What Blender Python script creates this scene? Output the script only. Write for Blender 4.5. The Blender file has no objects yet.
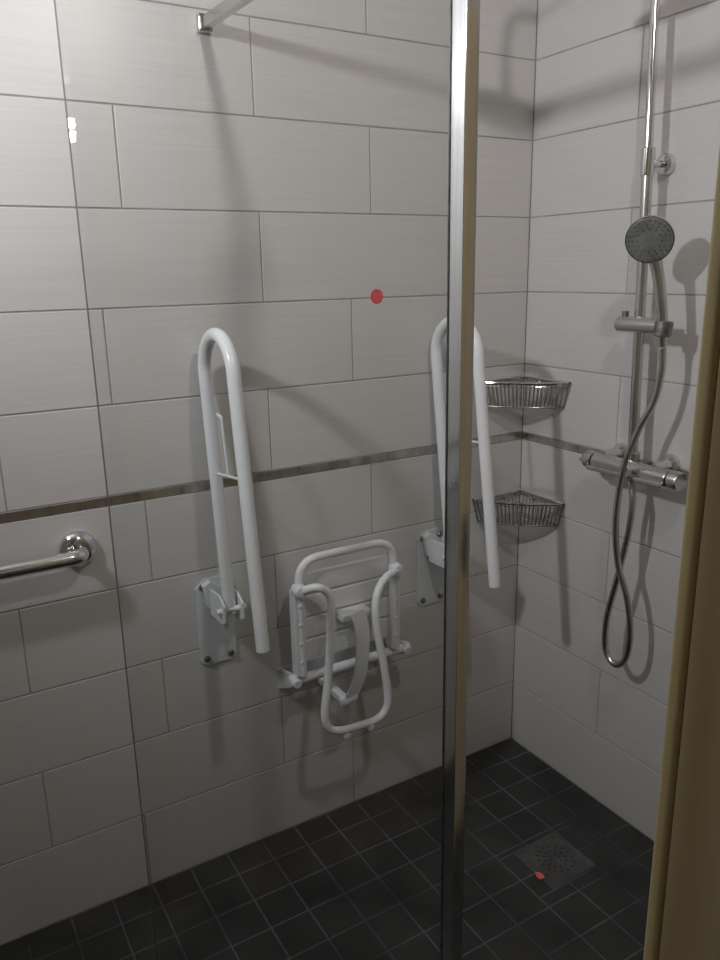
import bpy, bmesh, math, random
from mathutils import Vector, Matrix
random.seed(7)
S = bpy.context.scene
COL = S.collection

# ------------------------------------------------------------------ camera
F_PX = 778.94
cam_d = bpy.data.cameras.new('camera')
cam = bpy.data.objects.new('camera', cam_d)
COL.objects.link(cam)
cam_d.sensor_fit = 'HORIZONTAL'
cam_d.sensor_width = 36.0
cam_d.lens = 36.0 * F_PX / 720.0
cam_d.clip_start = 0.02
cam.matrix_world = Matrix(((0.85866733, 0.14869611, -0.49048944, -1.56410731),
                           (-0.51219352, 0.21410853, -0.83175437, -1.70187933),
                           (-0.01866066, 0.96542581, 0.26000918, 1.5),
                           (0, 0, 0, 1)))
S.camera = cam

# ------------------------------------------------------------------ world + lamps + exposure
W = bpy.data.worlds.new('world')
S.world = W
W.use_nodes = True
W.node_tree.nodes['Background'].inputs[0].default_value = (0.8, 0.85, 1.0, 1)
W.node_tree.nodes['Background'].inputs[1].default_value = 0.02
S.view_settings.view_transform = 'Standard'
S.view_settings.look = 'None'
S.view_settings.gamma = 1.0
S.view_settings.use_curve_mapping = False
S.view_settings.exposure = 0.0


def lamp(loc, watts, radius, colour, aim=None, cone=150, blend=1.0):
    d = bpy.data.lights.new('lamp', 'SPOT' if aim else 'POINT')
    if aim:
        d.spot_size = math.radians(cone)
        d.spot_blend = blend
    d.energy = watts
    d.shadow_soft_size = radius
    d.color = colour
    o = bpy.data.objects.new('lamp', d)
    o.location = loc
    if aim:
        o.rotation_euler = (Vector(aim) - Vector(loc)).to_track_quat('-Z', 'Y').to_euler()
    COL.objects.link(o)
    return o


COOL = (0.97, 0.985, 1.0)
L1 = [(-2.01, -0.57, 2.14), (-2.10, -0.57, 2.14)]
L2 = (-0.865, -1.36, 2.36)
L3 = [(-0.640, -4.20, 2.226), (-0.635, -4.20, 2.166)]
for p in L1:
    lamp(p, 24.0, 0.045, COOL, (-1.0, -.30, 2.05), 152)
lamp(L2, 20.0, 0.035, (1.0, .93, .91), (-.85, -.15, 1.85), 128)
for p in L3:
    lamp(p, 5.0, 0.024, (0.95, 0.98, 1.0))


# ------------------------------------------------------------------ materials
def mat(name, col, rough=0.5, metal=0.0, spec=0.5, coat=0.0):
    m = bpy.data.materials.new(name)
    m.use_nodes = True
    b = m.node_tree.nodes['Principled BSDF']
    b.inputs['Base Color'].default_value = (*col, 1)
    b.inputs['Roughness'].default_value = rough
    b.inputs['Metallic'].default_value = metal
    b.inputs['Specular IOR Level'].default_value = spec
    b.inputs['Coat Weight'].default_value = coat
    return m


def vary(m, c1, c2, scale=(1, 1, 1), noise=6.0, detail=4.0, bump=0.0, lo=0.35, hi=0.65, rough=None):
    """mix two colours by a stretched noise in object space, optional bump and roughness range"""
    nt = m.node_tree
    b = nt.nodes['Principled BSDF']
    tc = nt.nodes.new('ShaderNodeTexCoord')
    mp = nt.nodes.new('ShaderNodeMapping')
    mp.inputs['Scale'].default_value = scale
    nz = nt.nodes.new('ShaderNodeTexNoise')
    nz.inputs['Scale'].default_value = noise
    nz.inputs['Detail'].default_value = detail
    rp = nt.nodes.new('ShaderNodeValToRGB')
    rp.color_ramp.elements[0].position = lo
    rp.color_ramp.elements[1].position = hi
    rp.color_ramp.elements[0].color = (*c1, 1)
    rp.color_ramp.elements[1].color = (*c2, 1)
    nt.links.new(tc.outputs['Object'], mp.inputs['Vector'])
    nt.links.new(mp.outputs[0], nz.inputs['Vector'])
    nt.links.new(nz.outputs['Fac'], rp.inputs[0])
    nt.links.new(rp.outputs[0], b.inputs['Base Color'])
    if bump:
        bp = nt.nodes.new('ShaderNodeBump')
        bp.inputs['Strength'].default_value = bump
        bp.inputs['Distance'].default_value = 0.001
        nt.links.new(nz.outputs['Fac'], bp.inputs['Height'])
        nt.links.new(bp.outputs[0], b.inputs['Normal'])
    if rough:
        mr = nt.nodes.new('ShaderNodeMapRange')
        mr.inputs['To Min'].default_value = rough[0]
        mr.inputs['To Max'].default_value = rough[1]
        nt.links.new(nz.outputs['Fac'], mr.inputs['Value'])
        nt.links.new(mr.outputs[0], b.inputs['Roughness'])
    return m


M = {}
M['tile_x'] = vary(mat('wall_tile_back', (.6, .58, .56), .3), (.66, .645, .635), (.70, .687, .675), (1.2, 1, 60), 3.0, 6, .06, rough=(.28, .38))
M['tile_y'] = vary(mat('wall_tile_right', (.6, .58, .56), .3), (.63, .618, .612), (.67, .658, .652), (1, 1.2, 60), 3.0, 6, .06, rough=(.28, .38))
M['grout'] = vary(mat('wall_grout', (.3, .29, .28), .9), (.34, .33, .32), (.46, .45, .44), (1, 1, 1), 9, 3)
M['floor_tile'] = vary(mat('floor_tile', (.03, .03, .03), .5), (.024, .0245, .0245), (.05, .05, .049), (1, 1, 1), 7, 6, .3, rough=(.42, .65))
M['floor_grout'] = vary(mat('floor_grout', (.1, .1, .1), .9), (.055, .055, .058), (.19, .19, .195), (1, 1, 1), 3.5, 4)
M['strip'] = vary(mat('brushed_metal_strip', (.4, .37, .35), .3, 1.0), (.46, .43, .41), (.80, .77, .74), (9, 9, 4), 2.2, 2, .15, rough=(.18, .40))
M['chrome'] = vary(mat('chrome', (.7, .7, .7), .1, 1.0), (.66, .67, .67), (.74, .74, .74), (1, 1, 1), 5, 2, rough=(.07, .15))
M['satin'] = vary(mat('satin_chrome', (.6, .6, .6), .25, 1.0), (.56, .57, .55), (.66, .66, .64), (1, 1, 1), 8, 2, rough=(.18, .3))
M['alu'] = vary(mat('polished_aluminium', (.8, .8, .8), .2, 1.0), (.84, .86, .89), (.92, .93, .94), (40, 40, 1), 4, 2, rough=(.11, .15))
M['white'] = vary(mat('white_coated_tube', (.8, .82, .84), .25, 0, .5, .3), (.87, .90, .94), (.90, .92, .95), (1, 1, 1), 6, 2)
M['white_plastic'] = vary(mat('white_plastic', (.72, .73, .75), .4), (.80, .82, .85), (.85, .87, .89), (1, 1, 1), 12, 2)
M['slat'] = vary(mat('seat_slat_plastic', (.66, .66, .66), .42), (.82, .82, .83), (.87, .87, .87), (3, 1, 20), 4, 2)
M['plate'] = vary(mat('frosted_plate', (.55, .6, .62), .35), (.68, .73, .76), (.74, .79, .82), (1, 1, 1), 8, 2)
M['steel'] = vary(mat('dull_steel', (.3, .3, .3), .4, 1.0), (.22, .22, .22), (.36, .36, .35), (1, 1, 1), 60, 2)
M['grate'] = vary(mat('drain_steel', (.2, .2, .2), .55, .6), (.11, .11, .11), (.17, .17, .17), (1, 1, 1), 20, 3)
M['black'] = vary(mat('black_metal', (.02, .02, .02), .4), (.015, .015, .015), (.03, .03, .03), (1, 1, 1), 20, 2)
M['face'] = vary(mat('shower_face_plastic', (.3, .32, .31), .45, .4), (.20, .22, .21), (.30, .32, .31), (1, 1, 1), 30, 3)
M['red'] = vary(mat('plain_red', (.8, .06, .07), .5), (.95, .14, .16), (.97, .20, .2), (1, 1, 1), 90, 2)
M['pine'] = vary(mat('pine_wood', (.5, .36, .18), .45), (.44, .32, .175), (.62, .50, .31), (22, 22, 1.1), 1.6, 5, .2, .3, .7)
M['pine_pale'] = vary(mat('pine_wood_casing', (.6, .48, .25), .4), (.66, .52, .26), (.78, .66, .38), (24, 24, 1.0), 1.3, 4, .15, .3, .7)
M['paint'] = vary(mat('cream_paint', (.6, .57, .52), .7), (.55, .52, .47), (.62, .59, .54), (1, 1, 1), 2, 3)
M['ceil'] = vary(mat('ceiling_paint', (.7, .69, .66), .8), (.66, .65, .62), (.72, .71, .68), (1, 1, 1), 2, 3)
M['hall_floor'] = vary(mat('hall_floor_wood', (.3, .2, .12), .5), (.22, .14, .08), (.34, .23, .14), (14, 1, 1), 2, 4)


def glass_mat():
    m = bpy.data.materials.new('clear_glass')
    m.use_nodes = True
    nt = m.node_tree
    nt.nodes.clear()
    out = nt.nodes.new('ShaderNodeOutputMaterial')
    mx = nt.nodes.new('ShaderNodeMixShader')
    lw = nt.nodes.new('ShaderNodeLayerWeight')
    pw = nt.nodes.new('ShaderNodeMath'); pw.operation = 'POWER'; pw.inputs[1].default_value = 5.0
    fr = nt.nodes.new('ShaderNodeMath'); fr.operation = 'MULTIPLY_ADD'
    fr.inputs[1].default_value = .96; fr.inputs[2].default_value = .035
    nt.links.new(lw.outputs['Facing'], pw.inputs[0])
    nt.links.new(pw.outputs[0], fr.inputs[0])
    tr = nt.nodes.new('ShaderNodeBsdfTransparent')
    tc = nt.nodes.new('ShaderNodeTexCoord')
    nz = nt.nodes.new('ShaderNodeTexNoise')
    nz.inputs['Scale'].default_value = 1.5
    rp = nt.nodes.new('ShaderNodeValToRGB')
    rp.color_ramp.elements[0].color = (.945, .955, .955, 1)
    rp.color_ramp.elements[1].color = (.965, .97, .97, 1)
    nt.links.new(tc.outputs['Object'], nz.inputs['Vector'])
    nt.links.new(nz.outputs['Fac'], rp.inputs[0])
    nt.links.new(rp.outputs[0], tr.inputs['Color'])
    gl = nt.nodes.new('ShaderNodeBsdfGlossy')
    gl.inputs['Roughness'].default_value = 0.015
    nt.links.new(fr.outputs[0], mx.inputs[0])
    nt.links.new(tr.outputs[0], mx.inputs[1])
    nt.links.new(gl.outputs[0], mx.inputs[2])
    nt.links.new(mx.outputs[0], out.inputs[0])
    return m


M['glass'] = glass_mat()
M['glass_edge'] = mat('glass_cut_edge', (.07, .08, .08), .3)


def emit_mat(name, col, e):
    m = mat(name, (.8, .8, .8), .4)
    b = m.node_tree.nodes['Principled BSDF']
    b.inputs['Emission Color'].default_value = (*col, 1)
    b.inputs['Emission Strength'].default_value = e
    return m


M['bulb'] = emit_mat('lit_bulb', COOL, 30.0)


# ------------------------------------------------------------------ mesh helpers (world coordinates)
def box(bm, x0, x1, y0, y1, z0, z1, bev=0.0, mi=0, seg=2):
    r = bmesh.ops.create_cube(bm, size=1)
    vs = r['verts']
    for v in vs:
        v.co = Vector((x0 + (v.co.x + .5) * (x1 - x0), y0 + (v.co.y + .5) * (y1 - y0), z0 + (v.co.z + .5) * (z1 - z0)))
    fs = {f for v in vs for f in v.link_faces}
    for f in fs:
        f.material_index = mi
    if bev:
        es = {e for v in vs for e in v.link_edges}
        bmesh.ops.bevel(bm, geom=list(es), offset=bev, segments=seg, profile=.5, affect='EDGES', material=-1)
    return vs


def smooth_path(pts, n=8):
    P = [Vector(p) for p in pts]
    P = [2 * P[0] - P[1]] + P + [2 * P[-1] - P[-2]]
    out = []
    for i in range(1, len(P) - 2):
        a, b, c, d = P[i - 1:i + 3]
        for k in range(n):
            t = k / n
            out.append(.5 * (2 * b + (c - a) * t + (2 * a - 5 * b + 4 * c - d) * t * t + (3 * b - a - 3 * c + d) * t ** 3))
    out.append(P[-2])
    return out


def fillet(pts, r, n=6):
    """polyline with rounded corners"""
    P = [Vector(p) for p in pts]
    out = [P[0]]
    for i in range(1, len(P) - 1):
        a, b, c = P[i - 1], P[i], P[i + 1]
        rr = r[i - 1] if isinstance(r, (list, tuple)) else r
        da, dc = (a - b), (c - b)
        la, lc = da.length, dc.length
        da.normalize(); dc.normalize()
        ang = da.angle(dc)
        t = min(rr / math.tan(ang / 2), la * .49, lc * .49)
        p0, p1 = b + da * t, b + dc * t
        for k in range(n + 1):
            u = k / n
            out.append(p0 * (1 - u) ** 2 + b * 2 * u * (1 - u) + p1 * u * u)
    out.append(P[-1])
    return out


def tube(bm, pts, r, seg=12, closed=False, mi=0):
    P = [Vector(p) for p in pts]
    n = len(P)
    rings = []
    nrm = None
    for i in range(n):
        if closed:
            t = (P[(i + 1) % n] - P[i - 1]).normalized()
        else:
            t = (P[min(i + 1, n - 1)] - P[max(i - 1, 0)]).normalized()
        if nrm is None:
            h = Vector((0, 0, 1)) if abs(t.z) < .9 else Vector((1, 0, 0))
            nrm = t.cross(h).normalized()
        else:
            nrm = (nrm - t * nrm.dot(t)).normalized()
        bi = t.cross(nrm)
        rr = r[i] if isinstance(r, (list, tuple)) else r
        rings.append([bm.verts.new(P[i] + (nrm * math.cos(a) + bi * math.sin(a)) * rr) for a in [2 * math.pi * k / seg for k in range(seg)]])
    m = n if closed else n - 1
    for i in range(m):
        A, B = rings[i], rings[(i + 1) % n]
        for k in range(seg):
            f = bm.faces.new((A[k], A[(k + 1) % seg], B[(k + 1) % seg], B[k]))
            f.material_index = mi
    if not closed:
        for R in (rings[0][::-1], rings[-1]):
            f = bm.faces.new(R)
            f.material_index = mi


def lathe(bm, origin, axis, prof, seg=32, mi=0):
    """prof: list of (distance along axis, radius)"""
    o = Vector(origin)
    ax = Vector(axis).normalized()
    h = Vector((0, 0, 1)) if abs(ax.z) < .9 else Vector((1, 0, 0))
    u = ax.cross(h).normalized()
    w = ax.cross(u)
    rings = []
    for d, r in prof:
        r = max(r, 1e-5)
        rings.append([bm.verts.new(o + ax * d + (u * math.cos(a) + w * math.sin(a)) * r) for a in [2 * math.pi * k / seg for k in range(seg)]])
    for A, B in zip(rings, rings[1:]):
        for k in range(seg):
            bm.faces.new((A[k], A[(k + 1) % seg], B[(k + 1) % seg], B[k])).material_index = mi
    bm.faces.new(rings[0][::-1]).material_index = mi
    bm.faces.new(rings[-1]).material_index = mi


def prism(bm, poly, off, bev=0.0):
    """closed planar polygon (3D points) extruded by vector off"""
    vs = [bm.verts.new(p) for p in poly]
    f = bm.faces.new(vs)
    r = bmesh.ops.extrude_face_region(bm, geom=[f])
    nv = [g for g in r['geom'] if isinstance(g, bmesh.types.BMVert)]
    bmesh.ops.translate(bm, verts=nv, vec=Vector(off))
    if bev:
        es = {e for v in vs + nv for e in v.link_edges}
        bmesh.ops.bevel(bm, geom=list(es), offset=bev, segments=2, profile=.5, affect='EDGES')


def obj(name, bm, m, parent=None, sharp=35):
    bmesh.ops.recalc_face_normals(bm, faces=bm.faces)
    me = bpy.data.meshes.new(name)
    root = parent
    while root is not None and root.parent is not None:
        root = root.parent
    if root is not None:
        bmesh.ops.translate(bm, verts=bm.verts, vec=-Vector(root['_base']) if '_base' in root else -root.location)
    bm.to_mesh(me)
    bm.free()
    for mm in (m if isinstance(m, (list, tuple)) else [m]):
        me.materials.append(mm)
    me.shade_smooth()
    me.set_sharp_from_angle(angle=math.radians(sharp))
    o = bpy.data.objects.new(name, me)
    COL.objects.link(o)
    if sharp > 10:
        wn = o.modifiers.new('weighted', 'WEIGHTED_NORMAL')
        wn.keep_sharp = True
    if parent:
        o.parent = parent
    return o


def thing(name, label, cat, loc=(0, 0, 0), group=None):
    o = bpy.data.objects.new(name, None)
    o.empty_display_size = .05
    COL.objects.link(o)
    o.location = loc
    o['label'] = label
    o['category'] = cat
    if group:
        o['group'] = group
    return o


def tag(o, label, cat, group=None):
    o['label'] = label
    o['category'] = cat
    if group:
        o['group'] = group
    return o


def centre(o):
    """move the origin of a single-mesh thing to its base"""
    vs = [v.co.copy() for v in o.data.vertices]
    c = Vector(((min(v.x for v in vs) + max(v.x for v in vs)) / 2, (min(v.y for v in vs) + max(v.y for v in vs)) / 2, min(v.z for v in vs)))
    o.data.transform(Matrix.Translation(-c))
    o.location = c
    return o


def struct(name, bm, m, parent=None, sharp=35):
    o = obj(name, bm, m, parent, sharp)
    if not parent:
        o['kind'] = 'structure'
    return o


def NB():
    return bmesh.new()


# ------------------------------------------------------------------ room shell
ROWS = [0, .208, .410, .610, .812, 1.008, 1.030, 1.230, 1.432, 1.631, 1.828, 2.023, 2.220, 2.40]
GAP = .0016


def tile(bm, axis, a0, a1, z0, z1, proud=.0015):
    """one glazed tile with a small bevelled edge, face at plane 0"""
    e = .0011
    o = [(a0 + GAP, z0 + GAP), (a1 - GAP, z0 + GAP), (a1 - GAP, z1 - GAP), (a0 + GAP, z1 - GAP)]
    i = [(a0 + GAP + e, z0 + GAP + e), (a1 - GAP - e, z0 + GAP + e), (a1 - GAP - e, z1 - GAP - e), (a0 + GAP + e, z1 - GAP - e)]

    def P(a, z, d):
        return (a, d, z) if axis == 'x' else (d, a, z)
    vb = [bm.verts.new(P(a, z, proud)) for a, z in o]
    vm = [bm.verts.new(P(a, z, e * .6)) for a, z in o]
    vf = [bm.verts.new(P(a, z, 0)) for a, z in i]
    for A, B in ((vb, vm), (vm, vf)):
        for k in range(4):
            bm.faces.new((A[k], A[(k + 1) % 4], B[(k + 1) % 4], B[k]))
    bm.faces.new(vf)


def tiled_wall(name, axis, lo, offs, m):
    bm = NB()
    # backing bed with the grout colour
    if axis == 'x':
        box(bm, lo, .10, .0015, .10, -.05, 2.4, mi=1)
    else:
        box(bm, .0015, .10, lo, .0015, -.05, 2.4, mi=1)
    r = 0
    for z0, z1 in zip(ROWS, ROWS[1:]):
        if abs(z1 - z0) < .05:
            continue
        js = [j for j in offs[r] if lo < j < -.02]
        base = offs[r][-1]
        k = base
        while k - .6 > lo:
            k -= .6
            js.append(k)
        edges = sorted(set([lo, 0.0] + js))
        for a, b in zip(edges, edges[1:]):
            if b - a > .01:
                tile(bm, axis, a, b, z0, z1)
        r += 1
    return struct(name, bm, [m, M['grout']], sharp=4)


tiled_wall('wall_back', 'x', -2.6, [[-.6], [-.215], [-.52], [-.215], [-.525], [-.21], [-.575], [-.21], [-.515], [-.21], [-.52], [-.21]], M['tile_x'])
tiled_wall('wall_right', 'y', -1.44, [[-.65], [-.35], [-.65], [-.35], [-.65], [-.35], [-.65], [-.35], [-.65], [-.35], [-.65], [-.35]], M['tile_y'])

# brushed metal listello between the tile rows, one band per wall
bm = NB()
k = 0.0
while k > -2.59:
    k2 = max(k - .3, -2.6)
    box(bm, k2 + .0006, k - .0006, -.0012, .0015, 1.0088, 1.0292, .0005, seg=1)
    k = k2
struct('trim_1', bm, M['strip'])
bm = NB()
k = -.0015
while k > -1.43:
    k2 = max(k - .3, -1.44)
    box(bm, -.0012, .0015, k2 + .0006, k - .0006, 1.0088, 1.0292, .0005, seg=1)
    k = k2
struct('trim_2', bm, M['strip'])

# floor of 10 cm dark mosaic tiles over a grout bed; the gully cut out of it
DX0, DX1, DY0, DY1 = -.345, -.195, -.553, -.403
bm = NB()
box(bm, -2.6, .0, -1.50, .0, -.05, -.0012, mi=1)


def floor_tile(bm, x0, x1, y0, y1):
    g, e = .0022, .0015
    o = [(x0 + g, y0 + g), (x1 - g, y0 + g), (x1 - g, y1 - g), (x0 + g, y1 - g)]
    i = [(x0 + g + e, y0 + g + e), (x1 - g - e, y0 + g + e), (x1 - g - e, y1 - g - e), (x0 + g + e, y1 - g - e)]
    dz = random.uniform(-.0004, .0004)
    a = [bm.verts.new((x, y, -.0012)) for x, y in o]
    c = [bm.verts.new((x, y, dz - .0005)) for x, y in o]
    f = [bm.verts.new((x, y, dz)) for x, y in i]
    for A, B in ((a, c), (c, f)):
        for k in range(4):
            bm.faces.new((A[k], A[(k + 1) % 4], B[(k + 1) % 4], B[k]))
    bm.faces.new(f)


xs = [-i * .1 + .003 for i in range(27)]
xs[0] = 0.0
xs[-1] = -2.6
ys = [0.0] + [-.086 - .1 * i for i in range(15)]
for i in range(26):
    for j in range(15):
        x1, x0 = xs[i], xs[i + 1]
        y1, y0 = ys[j], (ys[j + 1] if j + 1 < len(ys) else -1.5)
        if x1 <= DX0 or x0 >= DX1 or y1 <= DY0 or y0 >= DY1:
            floor_tile(bm, x0, x1, y0, y1)
        else:   # tiles trimmed round the gully
            if y1 > DY1 + .01:
                floor_tile(bm, x0, x1, DY1, y1)
            if y0 < DY0 - .01:
                floor_tile(bm, x0, x1, y0, DY0)
            ya, yb = max(y0, DY0), min(y1, DY1)
            if x0 < DX0 - .01:
                floor_tile(bm, x0, DX0, ya, yb)
            if x1 > DX1 + .01:
                floor_tile(bm, DX1, x1, ya, yb)
struct('floor', bm, [M['floor_tile'], M['floor_grout']], sharp=4)

# other walls, ceiling, hallway behind the camera
JX = -1.2          # right jamb of the doorway, face towards the opening
YF, YB = -1.4370, -1.56
LX = -2.05         # left jamb
bm = NB(); box(bm, -2.7, -2.6, -1.60, .10, -.05, 2.4); struct('wall_left', bm, M['paint'])
bm = NB()
box(bm, JX + .022, .10, YB, YF - .0105, -.05, 2.4)
box(bm, -2.7, LX - .022, YB, YF - .0105, -.05, 2.4)
box(bm, LX - .022, JX + .022, YB, YF - .0105, 2.072, 2.4)
struct('wall_front', bm, M['paint'])
bm = NB(); box(bm, -2.7, .10, -1.60, .10, 2.4, 2.45); struct('ceiling', bm, M['ceil'])
bm = NB(); box(bm, -2.7, .40, -5.0, -1.50, -.05, -.001); struct('floor_hall', bm, M['hall_floor'])
bm = NB(); box(bm, -2.7, .40, -5.0, -1.60, 2.4, 2.45); struct('ceiling_hall', bm, M['ceil'])
bm = NB(); box(bm, -2.7, .40, -5.1, -5.0, -.05, 2.4); struct('wall_hall_end', bm, M['paint'])
bm = NB(); box(bm, .40, .50, -5.0, -1.56, -.05, 2.4); struct('wall_hall_right', bm, M['paint'])
bm = NB(); box(bm, -2.8, -2.7, -5.0, -1.56, -.05, 2.4); struct('wall_hall_left', bm, M['paint'])


# pine door lining (jambs and head) and casing
def jamb_board(x0, x1):
    b = NB()
    box(b, x0, x1, YB - .012, YF - .0120, 0, 2.05, .002)
    return b


bm = jamb_board(JX + .0005, JX + .022)
box(bm, LX - .022, LX, YB - .012, YF - .0120, 0, 2.05, .002)
box(bm, LX - .022, JX + .022, YB - .012, YF - .0120, 2.05, 2.072, .002)
struct('trim_3', bm, M['pine'])
bm = NB()
box(bm, JX, JX + .07, YF - .0102, YF, 0, 2.05, .0035, seg=3)
box(bm, LX - .07, LX, YF - .0102, YF, 0, 2.05, .0035, seg=3)
box(bm, LX - .07, JX + .07, YF - .0102, YF, 2.05, 2.12, .0035, seg=3)
struct('trim_4', bm, M['pine_pale'])

# pine door leaf swung open flat beside the doorway, lever handle near its free edge
bm = NB()
box(bm, -1.04, -.36, YF + .003, YF + .040, .012, 2.03, .003)
for z0, z1 in ((.16, .72), (.86 + .14, 1.9)):
    for x0, x1 in ((-.96, -.73), (-.67, -.50)):
        box(bm, x0, x1, YF + .040, YF + .046, z0, z1, .004)
dl = struct('door_1', bm, M['pine'])
yh = YF + .040
bm = NB()
box(bm, -.440, -.384, yh, yh + .008, .76, .91, .003)
h = obj('door_handle', bm, M['black'], dl)
bm = NB()
tube(bm, fillet([(-.402, yh + .008, .855), (-.402, yh + .05, .855), (-.51, yh + .052, .852)], .015), .009)
obj('lever', bm, M['black'], h)

# ------------------------------------------------------------------ lamps (fixtures)
t = thing('ceiling_spotlight', 'two-bulb metal spotlight bar hanging from the bathroom ceiling near the left wall', 'ceiling light', (-2.055, -.57, 2.4))
bm = NB(); box(bm, -2.13, -1.98, -.60, -.54, 2.38, 2.4, .004); obj('ceiling_plate', bm, M['satin'], t)
for p in L1:
    bm = NB(); tube(bm, [(p[0], p[1], 2.385), (p[0], p[1], 2.19)], .006); obj('stem', bm, M['satin'], t)
    bm = NB()
    lathe(bm, (p[0], p[1], 2.165), (0, 0, 1), [(0, .02), (.005, .028), (.03, .02), (.035, .008)])
    obj('socket', bm, M['satin'], t)
t = thing('recessed_downlight', 'round recessed downlight in the bathroom ceiling above the doorway', 'ceiling light', (L2[0], L2[1], 2.4))
bm = NB()
lathe(bm, (L2[0], L2[1], 2.4), (0, 0, -1), [(0, .045), (.004, .045), (.006, .042), (.006, .034), (.002, .032)])
obj('bezel', bm, M['satin'], t)
t = thing('hallway_lamp', 'two-bulb lamp hanging from the hallway ceiling behind the doorway', 'ceiling light', (-.62, -4.2, 2.4))
bm = NB(); lathe(bm, (-.62, -4.2, 2.4), (0, 0, -1), [(0, .05), (.012, .048), (.016, .03)]); obj('ceiling_plate', bm, M['satin'], t)
bm = NB(); tube(bm, [(-.64, -4.24, 2.39), (-.64, -4.24, 2.14)], .005); obj('stem', bm, M['satin'], t)

# ------------------------------------------------------------------ glass shower screen with post and brace
PX0, PX1, PY0, PY1 = -.8775, -.8545, -.825, -.791
t = thing('shower_screen', 'clear frameless glass shower screen with polished metal end post and wall brace', 'shower screen', (-1.12, -.81, 0))
bm = NB()
vs = box(bm, -1.3735, PX0 - .0005, -.8015, -.7925, .012, 2.0)
for f in bm.faces:
    f.material_index = 1 if f.normal.x < -.9 or abs(f.normal.z) > .9 else 0
g = obj('glass_panel', bm, [M['glass'], M['glass_edge']], t)
bm = NB()
box(bm, PX0, PX1, PY0, PY1, .0, 2.0, .0018, seg=2)
post = obj('end_post', bm, M['alu'], t)
bm = NB()
box(bm, PX0 - .0015, PX0 + .0002, -.7950, -.7912, .012, 2.0, .001, seg=1)
obj('gasket', bm, M['steel'], post)
bm = NB()
a, b = Vector((-.915, -.012, 1.994)), Vector((-.852, -.808, 2.012))
d = (b - a).normalized()
s = d.cross(Vector((0, 0, 1))).normalized() * .009
u = s.cross(d).normalized() * .011
prism(bm, [a + s + u, a - s + u, a - s - u, a + s - u], b - a, .0012)
br = obj('brace', bm, M['satin'], t)
bm = NB()
box(bm, -.930, -.900, -.016, 0, 1.978, 2.012, .002)
obj('wall_clamp', bm, M['chrome'], br)
bm = NB()
box(bm, -.884, -.840, -.832, -.790, 2.0, 2.028, .003)
obj('post_clamp', bm, M['chrome'], br)

bm = NB()  # thin round red disc on the front of the glass pane
lathe(bm, (-1.002, -.8017, 1.466), (0, -1, 0), [(0, .0097), (.0004, .0097), (.0006, .0090)], 40)
tag(centre(obj('round_red_mark', bm, M['red'])), 'small round red dot on the glass, to the left of the metal post', 'mark')
bm = NB()  # small flat red shape at the edge of the drain
prism(bm, [(-.356, -.513, .0013), (-.344, -.516, .0013), (-.338, -.504, .0013), (-.342, -.492, .0013), (-.351, -.489, .0013), (-.358, -.503, .0013)], (0, 0, .004), .001)
tag(centre(obj('red_fleck', bm, M['red'])), 'tiny bright red scrap lying on the floor at the edge of the drain', 'fleck')

# ------------------------------------------------------------------ fold-up support rails


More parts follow.
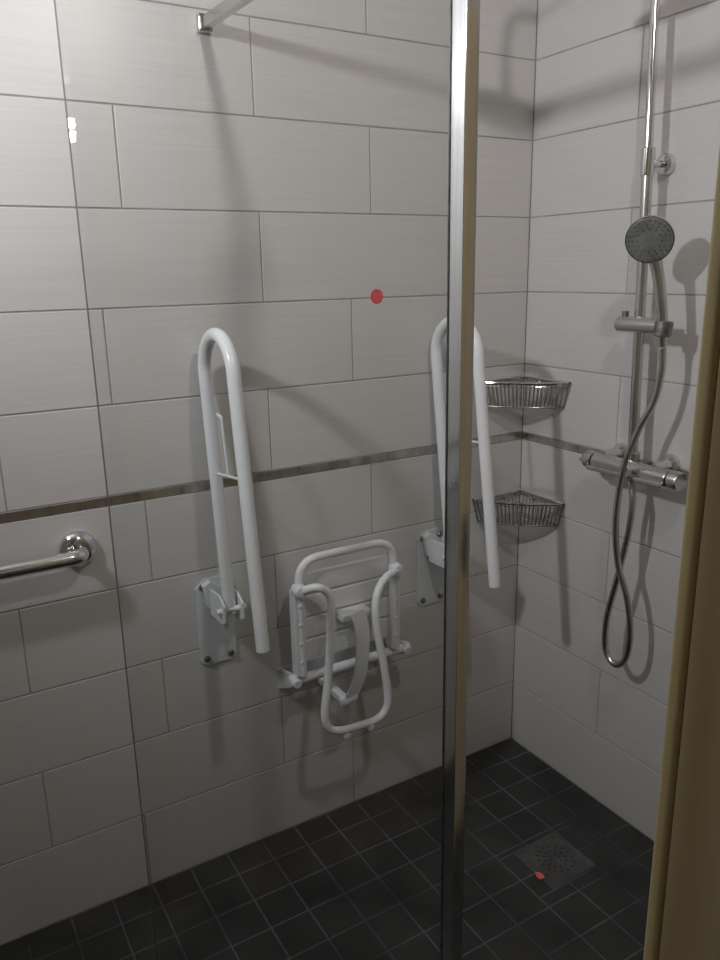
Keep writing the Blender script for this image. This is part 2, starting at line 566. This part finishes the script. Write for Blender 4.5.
def fold_rail(label):
    t = thing('fold_up_grab_rail', label, 'grab rail', (0, 0, 0), 'white fold-up rails beside the shower seat')
    # local frame: x across, -y out of the wall, z = 0 at the hinge (0.73 above floor)
    # wall plate
    bm = NB()
    z0, z1, w = -.176, .050, .047
    c = .022
    o_ = -.006
    pl = [(-w + c, 0, z1), (w - c, 0, z1), (w, 0, z1 - c), (w, 0, z0 + c * .6), (w - c * .6, 0, z0), (-w + c * .6, 0, z0), (-w, 0, z0 + c * .6), (-w, 0, z1 - c)]
    prism(bm, [(px + o_, py, pz) for px, py, pz in pl], (0, -.006, 0), .0015)
    p = obj('wall_plate', bm, M['plate'], t)
    for sx in (-1, 1):
        for zz in (z1 - .018, z0 + .018):
            bm = NB()
            lathe(bm, (sx * (w - .016) + o_, -.006, zz), (0, -1, 0), [(0, .009), (.003, .009), (.006, .0065), (.0065, .003)], 6)
            obj('screw', bm, M['steel'], p)
    # hinge block: two cheeks on a hexagonal base with a cross pin
    bm = NB()
    hexa = [(-.040, -.006, .040), (-.022, -.006, .050), (.030, -.006, .012), (.036, -.006, -.030), (.005, -.006, -.052), (-.030, -.006, -.018)]
    prism(bm, hexa, (0, -.022, 0), .003)
    hg = obj('hinge_block', bm, M['white_plastic'], t)
    for sx in (-1, 1):
        bm = NB()
        prism(bm, [(sx * .019, -.02, .030), (sx * .019, -.085, .036), (sx * .019, -.118, .018), (sx * .019, -.118, -.022), (sx * .019, -.095, -.034), (sx * .019, -.02, -.036)], (sx * .006, 0, 0), .0015)
        obj('hinge_cheek', bm, M['white_plastic'], hg)
    bm = NB()
    tube(bm, [(-.036, -.098, .0), (.036, -.098, .0)], .007)
    obj('hinge_pin', bm, M['white'], hg)
    # U-shaped tube, leaning back to the wall at the top
    bm = NB()
    zt = .635
    R = .0865
    rear0, front0 = Vector((0, -.089, -.012)), Vector((0, -.275, -.026))
    yr, yf = -.030, -.030 - 2 * R
    ca = Vector((0, (yr + yf) / 2, zt - R))
    pts = [rear0, rear0.lerp(Vector((0, yr, zt - R)), .5)]
    for k in range(17):
        a = math.pi * k / 16
        pts.append(ca + Vector((0, R * math.cos(a), R * math.sin(a))))
    pts += [front0.lerp(Vector((0, yf, zt - R)), .5), front0]
    tube(bm, pts, .0148, 20)
    tb = obj('rail_tube', bm, M['white'], t)
    bm = NB()
    lathe(bm, front0 + Vector((0, 0, .001)), (0, .0, -1), [(0, .0151), (.003, .0150), (.006, .012)], 20)
    obj('end_cap', bm, M['white_plastic'], tb)
    # wire paper holder between the tubes
    bm = NB()
    zc = .330
    tube(bm, [(0, -.07, zc - .008), (0, -.238, zc + .012)], .0034, 8)
    tube(bm, fillet([(0, -.136, zc), (0, -.116, zc + .128), (0, -.092, zc + .131)], .008), .0034, 8)
    obj('paper_holder', bm, M['white_plastic'], t)
    return t


r1 = fold_rail('white fold-up support rail in full view on the left, upright behind the glass')
r1.location = (-.974, 0, .740)


def copy_tree(o, parent=None):
    c = o.copy()
    COL.objects.link(c)
    c.parent = parent
    for ch in o.children:
        copy_tree(ch, c)
    return c


r2 = copy_tree(r1)
r2.location = (-.328, 0, .739)
r2.rotation_euler = (0, math.radians(-1.1), 0)
r2['label'] = 'white fold-up support rail partly hidden by the metal post, near the corner baskets'

# ------------------------------------------------------------------ fold-up shower seat
t = thing('folding_shower_chair', 'white slatted shower seat folded up against the wall between the two rails', 'shower seat', (-.655, 0, .42))
SL, SR = -.803, -.524
bm = NB()
tube(bm, fillet([(SL + .002, -.104, .52), (SL + .002, -.104, .826), (SR - .002, -.104, .826), (SR - .002, -.104, .52)], .06, 8), .0105, 14)
obj('seat_frame', bm, M['white'], t)
for x in (SL, SR):
    bm = NB()
    box(bm, x - .014, x + .014, -.112, -.078, .520, .748, .004)
    for zz in (.56, .61, .66, .71):
        lathe(bm, (x, -.112, zz), (0, -1, 0), [(0, .006), (.0025, .0055), (.004, .003)], 12)
    obj('side_rail', bm, M['white_plastic'], t)
for z0, z1 in ((.731, .785), (.672, .726), (.613, .667), (.552, .608)):
    bm = NB()
    box(bm, SL + .014, SR - .014, -.098, -.082, z0, z1, .004)
    obj('slat', bm, M['slat'], t)
bm = NB()
tube(bm, [(-.826, -.092, .504), (-.478, -.092, .504)], .0125, 18)
ax = obj('hinge_tube', bm, M['white'], t)
for x, s in ((-.826, -1), (-.478, 1)):
    bm = NB()
    lathe(bm, (x, -.092, .504), (s, 0, 0), [(-.012, .0165), (0, .0165), (.006, .013), (.007, .005)], 20)
    obj('end_cap', bm, M['white_plastic'], ax)
# wall bracket
bm = NB()
box(bm, -.826, -.478, -.008, 0, .440, .500, .003)
wb = obj('wall_bracket', bm, M['plate'], t)
for x in (-.818, -.486):
    bm = NB()
    prism(bm, [(x - .004, -.008, .500), (x - .004, -.090, .520), (x - .004, -.108, .505), (x - .004, -.095, .486), (x - .004, -.008, .442)], (.008, 0, 0), .0015)
    obj('bracket_ear', bm, M['plate'], wb)
    bm = NB()
    lathe(bm, (x, -.110, .503), (0, -1, 0), [(-.008, .013), (0, .013), (.004, .010)], 16)
    obj('pivot_bolt', bm, M['white_plastic'], wb)
# front leg loop
bm = NB()
lp = [(SL, -.118, .752), (-.772, -.150, .766), (-.746, -.162, .738), (-.751, -.168, .64), (-.768, -.176, .52), (-.782, -.182, .440), (-.770, -.184, .400), (-.733, -.186, .384),
      (-.690, -.186, .381), (-.648, -.186, .380), (-.614, -.184, .390), (-.597, -.182, .425), (-.604, -.176, .52), (-.616, -.168, .61), (-.618, -.162, .675), (-.604, -.152, .718), (-.572, -.138, .742), (SR, -.118, .747)]
tube(bm, smooth_path(lp, 6), .0105, 14)
leg = obj('leg', bm, M['white'], t)
for x, z in ((SL, .752), (SR, .747)):
    bm = NB()
    lathe(bm, (x, -.100, z), (0, -1, 0), [(0, .018), (.018, .018), (.028, .014), (.030, .005)], 20)
    obj('pivot_cap', bm, M['white_plastic'], leg)
for x in (-.715, -.645):
    bm = NB()
    lathe(bm, (x - .010, -.186, .374), (0, -.3, -1), [(0, .012), (.008, .0125), (.014, .009)], 16)
    obj('foot_pad', bm, M['white_plastic'], leg)
# curved flat strut
bm = NB()
cp = smooth_path([(-.658, -.135, .668), (-.652, -.148, .630), (-.655, -.156, .570), (-.664, -.155, .500), (-.688, -.146, .440)], 6)
prev = None
rows = []
for i, p in enumerate(cp):
    tg = (cp[min(i + 1, len(cp) - 1)] - cp[max(i - 1, 0)]).normalized()
    sd = Vector((1, 0, 0)) - tg * tg.x
    sd.normalize()
    n = sd.cross(tg)
    w = .021 - .006 * i / len(cp)
    rows.append([bm.verts.new(p + sd * sx * w + n * sn * .004) for sx, sn in ((-1, -1), (1, -1), (1, 1), (-1, 1))])
for A, B in zip(rows, rows[1:]):
    for k in range(4):
        bm.faces.new((A[k], A[(k + 1) % 4], B[(k + 1) % 4], B[k]))
bm.faces.new(rows[0][::-1]); bm.faces.new(rows[-1])
st = obj('strut', bm, M['white_plastic'], t)
bm = NB()
box(bm, -.700, -.615, -.140, -.094, .648, .668, .005)
obj('strut_mount', bm, M['white_plastic'], st)
bm = NB()
tube(bm, [(-.715, -.142, .432), (-.670, -.142, .440)], .012, 14)
obj('strut_pivot', bm, M['white_plastic'], st)
bm = NB()
box(bm, -.712, -.690, -.134, -.006, .426, .446, .004)
obj('strut_arm', bm, M['white_plastic'], st)

# ------------------------------------------------------------------ chrome grab bar at the left edge
t = thing('chrome_grab_bar', 'polished chrome horizontal grab bar on the wall at the left edge', 'grab bar', (-1.55, 0, .90))
bm = NB()
zb = .925
tube(bm, fillet([(-1.281, -.010, zb), (-1.281, -.064, zb), (-1.80, -.064, zb), (-1.80, -.010, zb)], .032, 8), .0155, 20)
obj('bar', bm, M['chrome'], t)
for x in (-1.281, -1.80):
    bm = NB()
    lathe(bm, (x, 0, zb), (0, -1, 0), [(0, .040), (.008, .040), (.014, .037), (.020, .028), (.026, .018)], 40)
    obj('flange', bm, M['chrome'], t)

# ------------------------------------------------------------------ corner wire baskets


def basket(label):
    t = thing('corner_basket', label, 'basket', (0, 0, 0), 'chrome wire baskets in the shower corner')
    L, H, g = .186, .068, .006
    ins = .020

    def outline(z, s):
        # points along left wall tip -> front -> right wall tip, front slightly bowed
        a, b = Vector((-(L - s), -g, z)), Vector((-g, -(L - s), z))
        front = []
        for k in range(13):
            u = k / 12
            p = a.lerp(b, u)
            bow = .018 * 4 * u * (1 - u)
            front.append(p + Vector((-.7071, -.7071, 0)) * bow)
        return front
    top, bot = outline(0, 0), outline(-H, ins)
    corner_t, corner_b = Vector((-g, -g, 0)), Vector((-g, -g, -H))
    bm = NB()
    tube(bm, [corner_t] + top, .0042, 10, closed=True)
    rim = obj('rim', bm, M['chrome'], t)
    bm = NB()
    mid_t = [p.lerp(q, .14) for p, q in zip(top, bot)]
    tube(bm, [corner_t.lerp(corner_b, .14)] + mid_t, .0018, 8, closed=True)
    tube(bm, [corner_b] + bot, .0026, 8, closed=True)
    obj('lower_ring', bm, M['chrome'], t)
    bm = NB()

    def at(path, u):
        f = u * (len(path) - 1)
        i = min(int(f), len(path) - 2)
        return path[i].lerp(path[i + 1], f - i)
    n = 22
    for k in range(n + 1):
        u = k / n
        tube(bm, [at(top, u), at(bot, u)], .0021, 6)
    for k in range(1, 12):
        u = k / 12
        for pt, pb, ct, cb in ((top[0], bot[0], corner_t, corner_b), (top[-1], bot[-1], corner_t, corner_b)):
            tube(bm, [ct.lerp(pt, u), cb.lerp(pb, u)], .0015, 6)
    obj('side_wires', bm, M['chrome'], t)
    bm = NB()
    for k in range(1, 15):
        u = k / 15
        p = at(bot, u)
        # floor wires run parallel to the right wall
        tube(bm, [p, Vector((p.x, -g, -H))], .0015, 6)
    obj('base_wires', bm, M['chrome'], t)
    for c in ((-.060, 0), (0, -.060)):
        bm = NB()
        ax = (0, -1, 0) if c[1] == 0 else (-1, 0, 0)
        lathe(bm, (c[0], c[1], -.012), ax, [(0, .010), (.003, .010), (.006, .006)], 16)
        obj('wall_fixing', bm, M['chrome'], t)
    return t


b1 = basket('upper of two chrome wire corner baskets, above the metal tile strip')
b1.location = (0, 0, 1.194)
b2 = copy_tree(b1)
b2.location = (0, 0, .852)
b2['label'] = 'lower of two chrome wire corner baskets, below the metal tile strip'

# ------------------------------------------------------------------ thermostatic shower: mixer, riser, overhead rose
RX, RY = -.060, -.447
t = thing('thermostatic_shower', 'chrome bar shower mixer with tall riser pipe on the right tiled wall', 'shower', (RX, RY, .98))
bm = NB()
MX, MZ = -.072, 1.022
lathe(bm, (MX, -.352, MZ), (0, -1, 0), [(0, .020), (.004, .0225), (.219, .0225), (.223, .020)], 32)
box(bm, MX - .030, MX + .012, -.575, -.345, MZ - .020, MZ - .006, .005)
mb = obj('mixer_body', bm, M['satin'], t)
for y, s in ((-.350, 1), (-.577, -1)):
    bm = NB()
    pr = [(0, .018), (.003, .0225), (.024, .0225), (.028, .020), (.029, .008)]
    lathe(bm, (MX, y, MZ), (0, s, 0), pr, 28)
    box(bm, MX - .0245, MX - .018, min(y + s * .006, y + s * .032), max(y + s * .006, y + s * .032), MZ - .004, MZ + .004, .0015)
    obj('knob', bm, M['satin'], mb)
for y in (-.372, -.522):
    bm = NB()
    lathe(bm, (0, y, 1.036), (-1, 0, 0), [(0, .026), (.004, .026), (.012, .023), (.020, .017), (.072, .016)], 28)
    obj('wall_union', bm, M['chrome'], mb)
bm = NB()
tube(bm, [(RX, -.456, MZ + .015), (RX, -.438, 1.722)], .0122, 18)
lathe(bm, (RX, -.456, MZ + .014), (0, 0, 1), [(0, .017), (.025, .017), (.028, .013)], 24)
obj('riser_pipe', bm, M['satin'], t)
bm = NB()
up = [(RX, RY, 1.70), (RX, RY, 2.16), (-.10, RY, 2.21)]
tube(bm, fillet([(RX, -.4385, 1.70), (RX, -.422, 2.20), (-.35, -.44, 2.20), (-.35, RY, 2.075)], .055, 8), .0098, 16)
obj('riser_arm', bm, M['chrome'], t)
bm = NB()
lathe(bm, (-.35, RY, 2.085), (0, 0, -1), [(0, .012), (.018, .018), (.030, .080), (.036, .084), (.044, .084), (.046, .080)], 40)
obj('overhead_rose', bm, M['satin'], t)
bm = NB()
lathe(bm, (RX, -.438, 1.692), (0, 0, 1), [(0, .0145), (.002, .0155), (.056, .0155), (.058, .0140)], 24)
bk = obj('pipe_collar', bm, M['chrome'], t)
bm = NB()
tube(bm, [(RX, -.438, 1.717), (-.018, -.443, 1.717)], .0075, 12)
lathe(bm, (0, -.443, 1.717), (-1, 0, 0), [(0, .0235), (.012, .0235), (.018, .020), (.020, .010)], 28)
obj('wall_bracket', bm, M['chrome'], bk)
bm = NB()
lathe(bm, (-.078, -.402, 1.366), (0, -1, 0), [(0, .016), (.003, .018), (.122, .018), (.125, .016)], 28)
sl = obj('slider', bm, M['satin'], t)
bm = NB()
lathe(bm, (-.100, -.544, 1.345), Vector((.12, -.02, 1)), [(0, .017), (.003, .019), (.032, .020), (.035, .018)], 24)
obj('hand_shower_cradle', bm, M['steel'], sl)
bm = NB()
tube(bm, [(-.076, -.418, 1.380), (-.076, -.418, 1.396)], .008, 12)
obj('lock_button', bm, M['steel'], sl)

# hand shower resting in the cradle
t = thing('hand_shower', 'round grey-faced hand shower clipped in front of the riser pipe', 'hand shower', (-.100, -.544, 1.32))
HN = Vector((-.80, -.52, -.34)).normalized()
HC = Vector((-.146, -.530, 1.552))
bm = NB()
lathe(bm, HC - HN * .020, HN, [(0, .020), (.004, .034), (.012, .045), (.019, .050), (.026, .050)], 48)
hd = obj('head', bm, M['satin'], t)
bm = NB()
lathe(bm, HC + HN * .0055, HN, [(0, .048), (.003, .047), (.004, .037), (.0045, .020), (.0055, .018), (.006, .001)], 48)
fc = obj('face_plate', bm, M['face'], hd)
u = HN.cross(Vector((0, 0, 1))).normalized()
w = HN.cross(u)
bm = NB()
for rr, n in ((.011, 6), (.025, 12), (.033, 18), (.042, 24)):
    for k in range(n):
        a = 2 * math.pi * k / n
        lathe(bm, HC + HN * .0092 + (u * math.cos(a) + w * math.sin(a)) * rr, HN, [(0, .0016), (.002, .0012)], 6)
nz = obj('nozzles', bm, M['steel'], fc)
bm = NB()
hp = smooth_path([(-.096, -.545, 1.325), (-.104, -.545, 1.385), (-.110, -.539, 1.44), (-.117, -.531, 1.490), (-.127, -.521, 1.532)], 6)
tube(bm, hp, [.0105 + .0035 * (i / len(hp)) for i in range(len(hp))], 18)
obj('handle', bm, M['satin'], t)

# hose hanging in a loop
bm = NB()
hs = [(-.0955, -.545, 1.322), (-.094, -.546, 1.27), (-.096, -.534, 1.20), (-.107, -.505, 1.128), (-.116, -.478, 1.03), (-.112, -.463, .90), (-.104, -.472, .79), (-.094, -.497, .71), (-.090, -.512, .63), (-.088, -.508, .555),
      (-.088, -.487, .515), (-.088, -.459, .512), (-.088, -.437, .545), (-.090, -.438, .63), (-.086, -.458, .74), (-.084, -.479, .86), (-.082, -.484, .94), (-.076, -.472, .985), (-.074, -.464, 1.000)]
sp = smooth_path(hs, 14)
tube(bm, sp, [.0078 + (.0007 if i % 2 else 0) for i in range(len(sp))], 12)
tag(centre(obj('shower_hose', bm, M['satin'], sharp=60)), 'flexible silver shower hose hanging in a loop below the mixer', 'hose')

# ------------------------------------------------------------------ floor drain
t = thing('floor_drain', 'square grey metal floor drain set among the dark floor tiles', 'drain', (-.27, -.478, -.0012))
bm = NB()
n = 48
cx, cy = -.27, -.478
box(bm, DX0 + .002, DX1 - .002, DY0 + .002, DY1 - .002, -.0012, .0012, .0006, seg=1)
fr = obj('drain_plate', bm, M['grate'], t)
bm = NB()
for rr, n, ln, ph in ((.014, 6, .004, 0), (.029, 12, .007, .26), (.045, 16, .006, 0)):
    for k in range(n):
        a = 2 * math.pi * k / n + ph
        d = Vector((math.cos(a), math.sin(a), 0)); s = Vector((-math.sin(a), math.cos(a), 0))
        c = Vector((cx, cy, .0012)) + d * rr
        prism(bm, [c + d * ln, c + s * .0028, c - d * ln, c - s * .0028], (0, 0, .0002))
obj('slots', bm, M['black'], fr)
